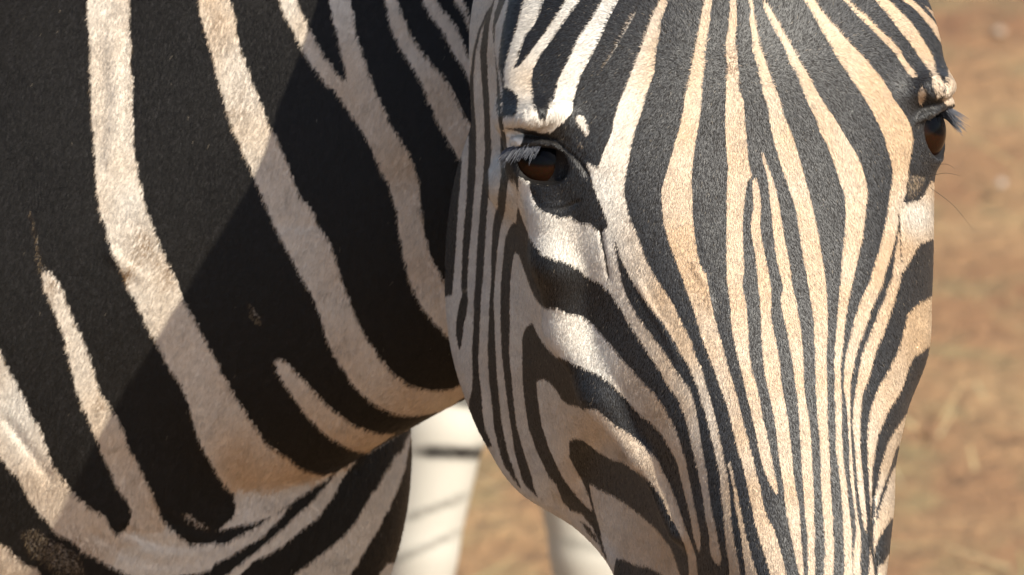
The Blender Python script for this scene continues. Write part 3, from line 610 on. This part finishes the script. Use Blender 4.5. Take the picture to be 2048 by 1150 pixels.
# ------------------------------------------------------------------ short coat hair
me.calc_loop_triangles()
nt = len(me.loop_triangles); tri = np.empty(nt * 3, np.int32); me.loop_triangles.foreach_get('vertices', tri); tri = tri.reshape(-1, 3)
vn = np.empty(len(me.vertices) * 3, np.float32); me.vertices.foreach_get('normal', vn); vn = vn.reshape(-1, 3)
VN = np.stack([vn @ AX, -(vn @ AY), vn @ AZ], 1)          # normals in design axes
tp = PV[tri]; cen = tp.mean(1); tn3 = np.cross(tp[:, 1] - tp[:, 0], tp[:, 2] - tp[:, 0]); area = .5 * np.linalg.norm(tn3, axis=1)
cx_, cy2 = to_px(cen); nz = VN[tri].mean(1)[:, 2]; tl = LAB[tri[:, 0]]
ok = (cx_ > -40) & (cx_ < 2090) & (cy2 > -40) & (cy2 < 1190) & (nz > -.25) & (cen[:, 2] > -2500)
HAIRS = 950000
wgt = area * ok * np.where(tl <= 1, 1.55, 1.0)
pick = rng.choice(nt, HAIRS, p=wgt / wgt.sum())
r1_, r2_ = rng.random((2, HAIRS)); q_ = np.sqrt(r1_); bar = np.stack([1 - q_, q_ * (1 - r2_), q_ * r2_], 1)
root = (tp[pick] * bar[:, :, None]).sum(1); hn = (VN[tri[pick]] * bar[:, :, None]).sum(1); hn /= np.linalg.norm(hn, axis=1)[:, None] + 1e-9
hl = tl[pick]
# keep hair out of the eye openings
hu, hb, ht, _ = head_local(root)
de = eye_dist(hu, hb, ht)
keep = ~((hl <= 1) & (de < 8))
root, hn, hl, hu, hb, ht, de = (z[keep] for z in (root, hn, hl, hu, hb, ht, de)); nh = len(root)
hx, hy = to_px(root)
coatv, tintv = charted(root, hl)
# direction the hair lies in
dirv = np.zeros((nh, 3))
hd = hl <= 1
lat = np.clip(hu / 380, -1, 1)
wx = (hx - 1482) / 260; wy = (hy - 125) / 160
far = np.hypot(wx, wy); kk = np.clip(far, .25, 1.0)
rdx = wx / (far + .05) * kk; rdy = wy / (far + .05) * kk
side = np.clip(np.abs(wx) - .5, 0, 1)
dirv[hd] = np.stack([.5 * rdx + .15 * lat, rdy + .7 * side, -.15 * np.abs(lat)], 1)[hd]
nk = ~hd
dirv[nk] = np.stack([np.full(nh, -.35), np.full(nh, .9), np.zeros(nh)], 1)[nk]
sw = value_noise(hx + 999, hy + 999, 90, 31) - .5
dirv[:, 0] += .5 * sw; dirv += rng.normal(0, .16, (nh, 3))
dirv -= hn * (dirv * hn).sum(1)[:, None]; dirv /= np.linalg.norm(dirv, axis=1)[:, None] + 1e-9
L_ = np.where(hd, rng.uniform(4.5, 9.5, nh), rng.uniform(7, 14, nh)); L_ = np.where(hd & (de < 40), L_ * .6, L_)
lift = rng.uniform(.08, .38, nh)
k0 = root - hn * .8
k1 = root + (dirv * .5 + hn * (lift * .62)[:, None]) * L_[:, None]
k2 = root + (dirv * 1.0 + hn * (lift * .75)[:, None]) * L_[:, None]
pts = d2w(np.stack([k0, k1, k2], 1).reshape(-1, 3)).astype(np.float32)
rad = np.tile(np.array([.36, .32, .12]), nh) * np.repeat(rng.uniform(.8, 1.25, nh), 3) * MM
pw = np.clip((coatv - .5) * 1.7 + .5, 0, 1)
isw = rng.random(nh) < pw
edge = np.clip(1 - np.abs(coatv - .5) * 2, 0, 1)
br = rng.normal(1, .09, nh) * (1 + .22 * (value_noise(hx + 500, hy + 500, 14, 41) - .5))
dirt = np.clip((value_noise(hx + 300, hy + 700, 38, 42) + .5 * value_noise(hx, hy + 300, 13, 43) - 1.0) * 2.2, 0, 1) * np.where(hd, .25, .6)
colw = (WHITE * (1 - tintv[:, None]) + TAN * tintv[:, None]) * br[:, None]
colw = colw * (1 - .55 * dirt[:, None]) * (1 - .18 * edge[:, None] * np.array([.6, 1.0, 1.3]))
sheen_dust = np.clip((hx - 1130) / 170, 0, 1)[:, None]      # black hair painted paler for forehead sheen and dust, darker for cheek shade
colb = np.where(hd[:, None], np.array([.009, .0086, .0086]) * (1 - sheen_dust) + np.array([.033, .032, .033]) * sheen_dust, np.array([.0125, .0105, .0082])) * np.clip(.5 + .5 * br, .4, 2)[:, None] + edge[:, None] * np.array([.018, .009, .004])
dust = (rng.random(nh) < np.where(hd, .008, .0006))
colb[dust] = np.array([.22, .18, .13])
spots = lambda L: sum(a * g2(hx, hy, x, y, rx, ry) for x, y, rx, ry, a in L)
soil = np.where(hd, spots([(1470, 125, 22, 40, .8), (1492, 215, 18, 110, .35), (1515, 330, 14, 60, .4), (1235, 345, 25, 14, .35), (1258, 455, 16, 20, .35), (1255, 905, 22, 30, .4), (1270, 760, 60, 25, .25), (1395, 530, 16, 30, .3)]),
    spots([(290, 490, 26, 40, .7), (255, 545, 20, 26, .8), (335, 540, 22, 40, .55), (262, 215, 14, 60, .35), (240, 70, 40, 60, .15), (435, 60, 22, 70, .35), (480, 215, 26, 60, .45), (100, 570, 30, 40, .5), (190, 700, 16, 60, .35), (210, 800, 30, 30, .4), (270, 960, 30, 50, .3), (130, 1100, 80, 40, .6)]))
soil = np.clip(soil * (.45 + 1.3 * value_noise(hx + 100, hy + 900, 16, 44)), 0, 1)[:, None]
colw = colw * (1 - .78 * soil * np.array([.80, .95, 1.08]))
low = isw & (coatv < .5); colw[low] = np.array([.20, .145, .085]) * br[low, None]
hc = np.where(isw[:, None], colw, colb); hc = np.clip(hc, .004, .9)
nj = hn + rng.normal(0, 1, (nh, 3)) * np.where(isw, .15, .085)[:, None]; nj /= np.linalg.norm(nj, axis=1)[:, None]
def hair_object(name, pts, rad, ncv, seg_n, mat, attrs):
    cu = bpy.data.hair_curves.new(name); cu.add_curves([seg_n] * ncv)
    cu.attributes['position'].data.foreach_set('vector', np.ascontiguousarray(pts, np.float32).ravel())
    ra = cu.attributes.get('radius') or cu.attributes.new('radius', 'FLOAT', 'POINT')
    ra.data.foreach_set('value', rad.astype(np.float32))
    for an, (ty, fld, arr) in attrs.items():
        at = cu.attributes.new(an, ty, 'CURVE'); at.data.foreach_set(fld, np.ascontiguousarray(arr, np.float32).ravel())
    cu.materials.append(mat)
    o = bpy.data.objects.new(name, cu); COL.objects.link(o); return o
hm, hnn, hll, hbs = new_mat('coat_hair')
ca = hnn.new('ShaderNodeAttribute'); ca.attribute_name = 'hair_colour'
na = hnn.new('ShaderNodeAttribute'); na.attribute_name = 'skin_normal'
hll.new(ca.outputs['Color'], hbs.inputs['Base Color']); hll.new(na.outputs['Vector'], hbs.inputs['Normal'])
hbs.inputs['Roughness'].default_value = .52
ga = hnn.new('ShaderNodeAttribute'); ga.attribute_name = 'hair_gloss'; hll.new(ga.outputs['Fac'], hbs.inputs['Specular IOR Level'])
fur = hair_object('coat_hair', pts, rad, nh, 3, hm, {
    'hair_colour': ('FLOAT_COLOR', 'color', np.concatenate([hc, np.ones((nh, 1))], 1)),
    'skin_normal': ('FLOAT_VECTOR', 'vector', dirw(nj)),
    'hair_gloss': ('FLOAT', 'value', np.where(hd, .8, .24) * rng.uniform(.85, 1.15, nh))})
hold(fur, body); fur['kind'] = 'stuff'
# ------------------------------------------------------------------ eyes and lashes
em, en, el, eb = new_mat('eye_ball')
tco = en.new('ShaderNodeTexCoord'); sx = en.new('ShaderNodeSeparateXYZ'); el.new(tco.outputs['Object'], sx.inputs[0])
# object axes: z = gaze, x = along the lids, y = across the lids (unit ball)
def emath(op, a, b=None):
    n = en.new('ShaderNodeMath'); n.operation = op
    for i, v in enumerate((a, b)):
        if v is None: continue
        if isinstance(v, (int, float)): n.inputs[i].default_value = v
        else: el.new(v, n.inputs[i])
    return n.outputs[0]
px_ = emath('POWER', emath('ABSOLUTE', emath('DIVIDE', sx.outputs[0], .62)), 2.5)
py_ = emath('POWER', emath('ABSOLUTE', emath('DIVIDE', emath('SUBTRACT', sx.outputs[1], .20), .34)), 2.5)
pup = emath('ADD', px_, py_)
rp = ramp(en, [(.35, (.003, .003, .004)), (.75, (.023, .009, .004))]); el.new(emath('MULTIPLY', pup, .5), rp.inputs[0])
rad_ = emath('SQRT', emath('ADD', emath('MULTIPLY', sx.outputs[0], sx.outputs[0]), emath('MULTIPLY', sx.outputs[1], sx.outputs[1])))
rs = ramp(en, [(.80, (0, 0, 0)), (.88, (1, 1, 1))]); el.new(rad_, rs.inputs[0])
no = en.new('ShaderNodeTexNoise'); no.inputs['Scale'].default_value = 14; no.inputs['Detail'].default_value = 4; el.new(tco.outputs['Object'], no.inputs[0])
mi = en.new('ShaderNodeMixRGB'); mi.blend_type = 'MULTIPLY'; mi.inputs[0].default_value = .6; el.new(rp.outputs[0], mi.inputs[1]); el.new(no.outputs[1], mi.inputs[2])
m3 = en.new('ShaderNodeMixRGB'); m3.inputs[2].default_value = (.012, .010, .012, 1); el.new(rs.outputs[0], m3.inputs[0]); el.new(mi.outputs[0], m3.inputs[1])
el.new(m3.outputs[0], eb.inputs['Base Color']); eb.inputs['Roughness'].default_value = .10; eb.inputs['IOR'].default_value = 1.17
def eye_axes(sgn):
    c, r, e_, s0, t0, sl, wl = eye_frame(sgn)
    def dv(v): q = head_point(sgn * (c[0] + v[0] * 60), c[1] + v[1] * 60, c[2] + v[2] * 60) - head_point(sgn * c[0], c[1], c[2]); return q / np.linalg.norm(q)
    return head_point(sgn * c[0], c[1], c[2]), r, dv(e_), dv(s0), dv(-t0), sl, wl
from mathutils import Matrix
for sgn, lab_ in ((-1, "dark brown eye in the shade of the brow"), (1, "brown eye at the far edge of the face")):
    c, eye_r, gz = eye_axes(sgn)[:3]; zc = dirw(gz[None])[0]
    upv = AY - zc * (AY @ zc); upv /= np.linalg.norm(upv); xv = np.cross(upv, zc)
    V = []; F = []; nu, nv = 48, 32
    for j in range(nv + 1):
        th = math.pi * j / nv
        for i in range(nu): V.append((math.sin(th) * math.cos(2 * math.pi * i / nu), math.sin(th) * math.sin(2 * math.pi * i / nu), math.cos(th)))
    for j in range(nv):
        for i in range(nu): F.append((j * nu + i, (j + 1) * nu + i, (j + 1) * nu + (i + 1) % nu, j * nu + (i + 1) % nu))
    e = mesh_obj('eye', V, F, em); R_ = eye_r * MM
    M = Matrix([[*(xv * R_)][:1] + [(upv * R_)[0], (zc * R_)[0], 0], [(xv * R_)[1], (upv * R_)[1], (zc * R_)[1], 0], [(xv * R_)[2], (upv * R_)[2], (zc * R_)[2], 0], [0, 0, 0, 1]])
    M.translation = Vector(d2w(c)); e.matrix_world = M
    hold(e, zroot); e['label'] = lab_
lm, ln, ll_, lb = new_mat('lash_hair'); lb.inputs['Base Color'].default_value = (.075, .08, .10, 1); lb.inputs['Roughness'].default_value = .35
def lash_row(starts, ends, n, droop, lab_, r0=1.1):
    s = np.array(starts, float); e = np.array(ends, float); pts = []; rad = []
    for _ in range(n):
        k = rng.uniform(0, len(s) - 1.001); i = int(k); f = k - i
        a = s[i] * (1 - f) + s[i + 1] * f + rng.normal(0, 1.5, 3); b = e[i] * (1 - f) + e[i + 1] * f + rng.normal(0, 6, 3)
        b = a + (b - a) * rng.uniform(.75, 1.1)
        m = (a + b) / 2 + np.array([0, -droop, 3])
        pts += [a, m, b]; rad += [r0, r0 * .8, r0 * .2]
    o = hair_object('eyelash_row', d2w(np.array(pts)), np.array(rad) * MM, n, 3, lm, {})
    hold(o, zroot); o['label'] = lab_
for sgn, lab_ in ((-1, 'pale grey lashes over the near eye'), (1, 'dark bluish lashes jutting past the far brow')):
    c, r, gz, sd, upd, sl, wl = eye_axes(sgn); st = []; en2 = []
    for k in (-.05, .25, .55, .85, 1.1):
        s_ = k * sl; h_ = wl * .84 * (1 - .40 * k * k)
        q = c + gz * math.sqrt(max(r * r - s_ * s_ - h_ * h_, 900)) * 1.12 + sd * s_ + upd * h_
        st.append(q); en2.append(q + (np.array([-20 - 12 * k, 26 + 6 * k, 24]) if sgn < 0 else np.array([42 + 10 * k, 18 + 16 * k, 10])))
    lash_row(st, en2, 200 if sgn < 0 else 130, 6, lab_, .85)
wm_, wn_, wl_, wb_ = new_mat('whisker_hair'); wb_.inputs['Base Color'].default_value = (.05, .035, .02, 1)
for a, b in (((1862, 375, -60), (1945, 458, 0)), ((1858, 352, -60), (1920, 352, 10)), ((1868, 330, -60), (1910, 338, 20))):
    a = np.array(a, float); b = np.array(b, float)
    w = hair_object('whisker', d2w(np.array([a, (a + b) / 2 + np.array([4, -6, 0]), b])), np.array([.5, .4, .15]) * MM, 1, 3, wm_, {}); hold(w, zroot)
# ------------------------------------------------------------------ upright mane along the crest of the neck
mn, mnn, mnl, mnb = new_mat('mane_hair'); ma = mnn.new('ShaderNodeAttribute'); ma.attribute_name = 'hair_colour'; mnl.new(ma.outputs['Color'], mnb.inputs['Base Color']); mnb.inputs['Roughness'].default_value = .5
path = np.array([head_point(0, 90, -430), head_point(0, 330, -560), (1150, -300, -1150), (950, -345, -1490), (700, -385, -1575), (500, -395, -1635), (250, -385, -1715), (0, -335, -1790), (-300, -255, -1900)], float)
tt = np.linspace(0, 1, len(path)); n = 9000
k = rng.random(n); base = cr(tt, path, k) + rng.normal(0, 22, (n, 3)) * np.array([1, .4, 1]) + np.array([0, 40, 0])
hgt = (150 + 230 * np.clip(k * 6, 0, 1) - 120 * np.clip((k - .6) / .4, 0, 1)) * rng.uniform(.8, 1.05, n)
tipd = np.stack([rng.normal(0, .12, n), -np.ones(n), rng.normal(.05, .12, n)], 1) + np.where(k < .12, 1, 0)[:, None] * np.array([0, 0, .25])
tip = base + tipd * hgt[:, None]
mp_ = np.stack([base, (base + tip) / 2, tip], 1).reshape(-1, 3)
mc = np.where((np.sin(k * 60) > 0)[:, None], np.array([.6, .5, .38]), np.array([.015, .012, .01]))
mane = hair_object('mane', d2w(mp_), np.tile(np.array([3.4, 2.8, .8]), n) * MM, n, 3, mn, {'hair_colour': ('FLOAT_COLOR', 'color', np.concatenate([mc, np.ones((n, 1))], 1))})
hold(mane, zroot)

# ------------------------------------------------------------------ second zebra, end-on behind the first
z2 = empty('zebra', (0, 2.3, 0))
z2['label'] = 'zebra behind, only its pale white legs showing below the neck and jaw'; z2['category'] = 'zebra'
def ground_at(px, py, F):       # world point at forward distance F seen at (px, py) of the chart
    d = -AZ * DIST + (px - 1024) * MM * AX - (py - 575) * MM * AY
    o = ORI + AZ * DIST; k = (F - o[1]) / d[1]; return o + d * k
LA = [ground_at(905, 700, 1.78), ground_at(880, 850, 1.76), ground_at(838, 1100, 1.74), ground_at(815, 1300, 1.73)]
LB = [ground_at(1120, 700, 1.80), ground_at(1150, 900, 1.79), ground_at(1178, 1100, 1.78), ground_at(1190, 1300, 1.78)]
def f_z2(p):
    def sg(a, b, ra, rb):
        return seg(p, w2d(np.asarray(a, float)), w2d(np.asarray(b, float)), ra / MM, rb / MM)
    f = sg((.02, 2.15, .98), (.06, 3.05, .96), .27, .29)
    f = smin(f, sg((.01, 1.98, .95), (.02, 2.2, 1.0), .19, .24), 150)
    f = smin(f, sg((.01, 1.95, 1.05), (.05, 1.62, 1.50), .15, .10), 200)
    f = smin(f, sg((.05, 1.60, 1.52), (.06, 1.30, 1.28), .095, .055), 60)
    f = smin(f, smin(sg((-.02, 1.72, 1.60), (-.05, 1.74, 1.76), .03, .015), sg((.12, 1.72, 1.60), (.15, 1.74, 1.76), .03, .015), 10), 40)
    for L, sd in ((LA, -1), (LB, 1)):
        g = sg((sd * .10 + .02, 2.0, .88), L[0], .085, .036)
        g = smin(g, sg(L[0], L[1], .034, .0285), 25); g = smin(g, sg(L[1], L[2], .0285, .0235), 25); g = smin(g, sg(L[2], L[3], .0235, .022), 25)
        ft = np.array([L[3][0], L[3][1], .10])
        g = smin(g, sg(L[3], ft, .022, .024), 25); g = smin(g, sg(ft, ft + np.array([0, -.03, -.075]), .026, .038), 20)
        f = smin(f, g, 60)
        h0 = np.array([sd * .14 + .05, 3.12, .85]); h1 = np.array([sd * .12 + .05, 3.30, .50]); h2 = np.array([sd * .12 + .05, 3.24, .1])
        g = smin(sg(h0, h1, .15, .04), sg(h1, h2, .04, .025), 40); g = smin(g, sg(h2, h2 + np.array([0, -.03, -.07]), .027, .04), 20)
        f = smin(f, g, 120)
    return f
lo = np.minimum(w2d(np.array([-.5, 1.0, -.05])), w2d(np.array([-.5, 3.8, 1.9]))); 
cs = np.array([w2d(np.array([x, y, z])) for x in (-.45, .5) for y in (1.05, 3.7) for z in (-.02, 1.85)])
V, F = surface_nets(f_z2, cs.min(0), cs.max(0), 70)
V = project(f_z2, V, 3)
def near_leg(c, n):
    x, y = to_px(c); return (x > 650) & (x < 1350) & (y > 600) & (y < 1300)
bm = build_mesh(f_z2, V, F, [near_leg, near_leg])
PV2 = np.array([v.co[:] for v in bm.verts]); W2 = d2w(PV2)
for v, w in zip(bm.verts, W2): v.co = w
x2, y2 = to_px(PV2)
s2 = W2[:, 1] + .1 * value_noise(W2[:, 0] + 9, W2[:, 2] + 9, .2, 8)
c2 = np.clip(.5 + .9 * np.sin(s2 * 2 * math.pi / .11), 0, 1)
bands = np.ones(len(W2))
for (yc, w_, dep, slope, xc, rx) in ((806, 15, .85, .22, 940, 70), (906, 15, .95, .03, 925, 105), (1015, 13, .55, -.36, 872, 70), (1095, 14, .5, -.45, 850, 80), (1095, 18, .45, .2, 1190, 80), (960, 20, .12, .1, 880, 90), (700, 20, .9, 0, 900, 120)):
    bands -= dep * np.exp(-((y2 - yc - slope * (x2 - xc)) / w_)**2) * np.clip(1.4 - ((x2 - xc) / rx)**2, 0, 1)
ring = np.clip(.75 + .7 * np.sin(W2[:, 2] * 2 * math.pi / .055 + 2 * np.sin(W2[:, 0] * 30)), 0, 1)
away = np.clip(np.maximum((W2[:, 2] - .50) / .06, np.maximum((.28 - W2[:, 2]) / .05, (W2[:, 1] - 2.4) / .2)), 0, 1)
bands = bands * (1 - away) + ring * away
k2 = np.clip((.70 - W2[:, 2]) / .10, 0, 1); c2 = c2 * (1 - k2) + np.clip(bands, 0, 1) * k2
hoof = W2[:, 2] < .055; c2[hoof] = 0
me2 = bpy.data.meshes.new('body'); bm.to_mesh(me2); bm.free()
me2.polygons.foreach_set('use_smooth', np.ones(len(me2.polygons), bool))
a = me2.attributes.new('coat', 'FLOAT', 'POINT'); a.data.foreach_set('value', c2.astype(np.float32))
a = me2.attributes.new('tint', 'FLOAT', 'POINT'); a.data.foreach_set('value', np.full(len(c2), .08, np.float32))
me2.materials.append(coat_material('pale_coat', (.50, .485, .43), tuple(TAN), .32))
b2 = bpy.data.objects.new('body', me2); COL.objects.link(b2); hold(b2, z2)
for o in (zroot, z2): o['group'] = 'zebras'
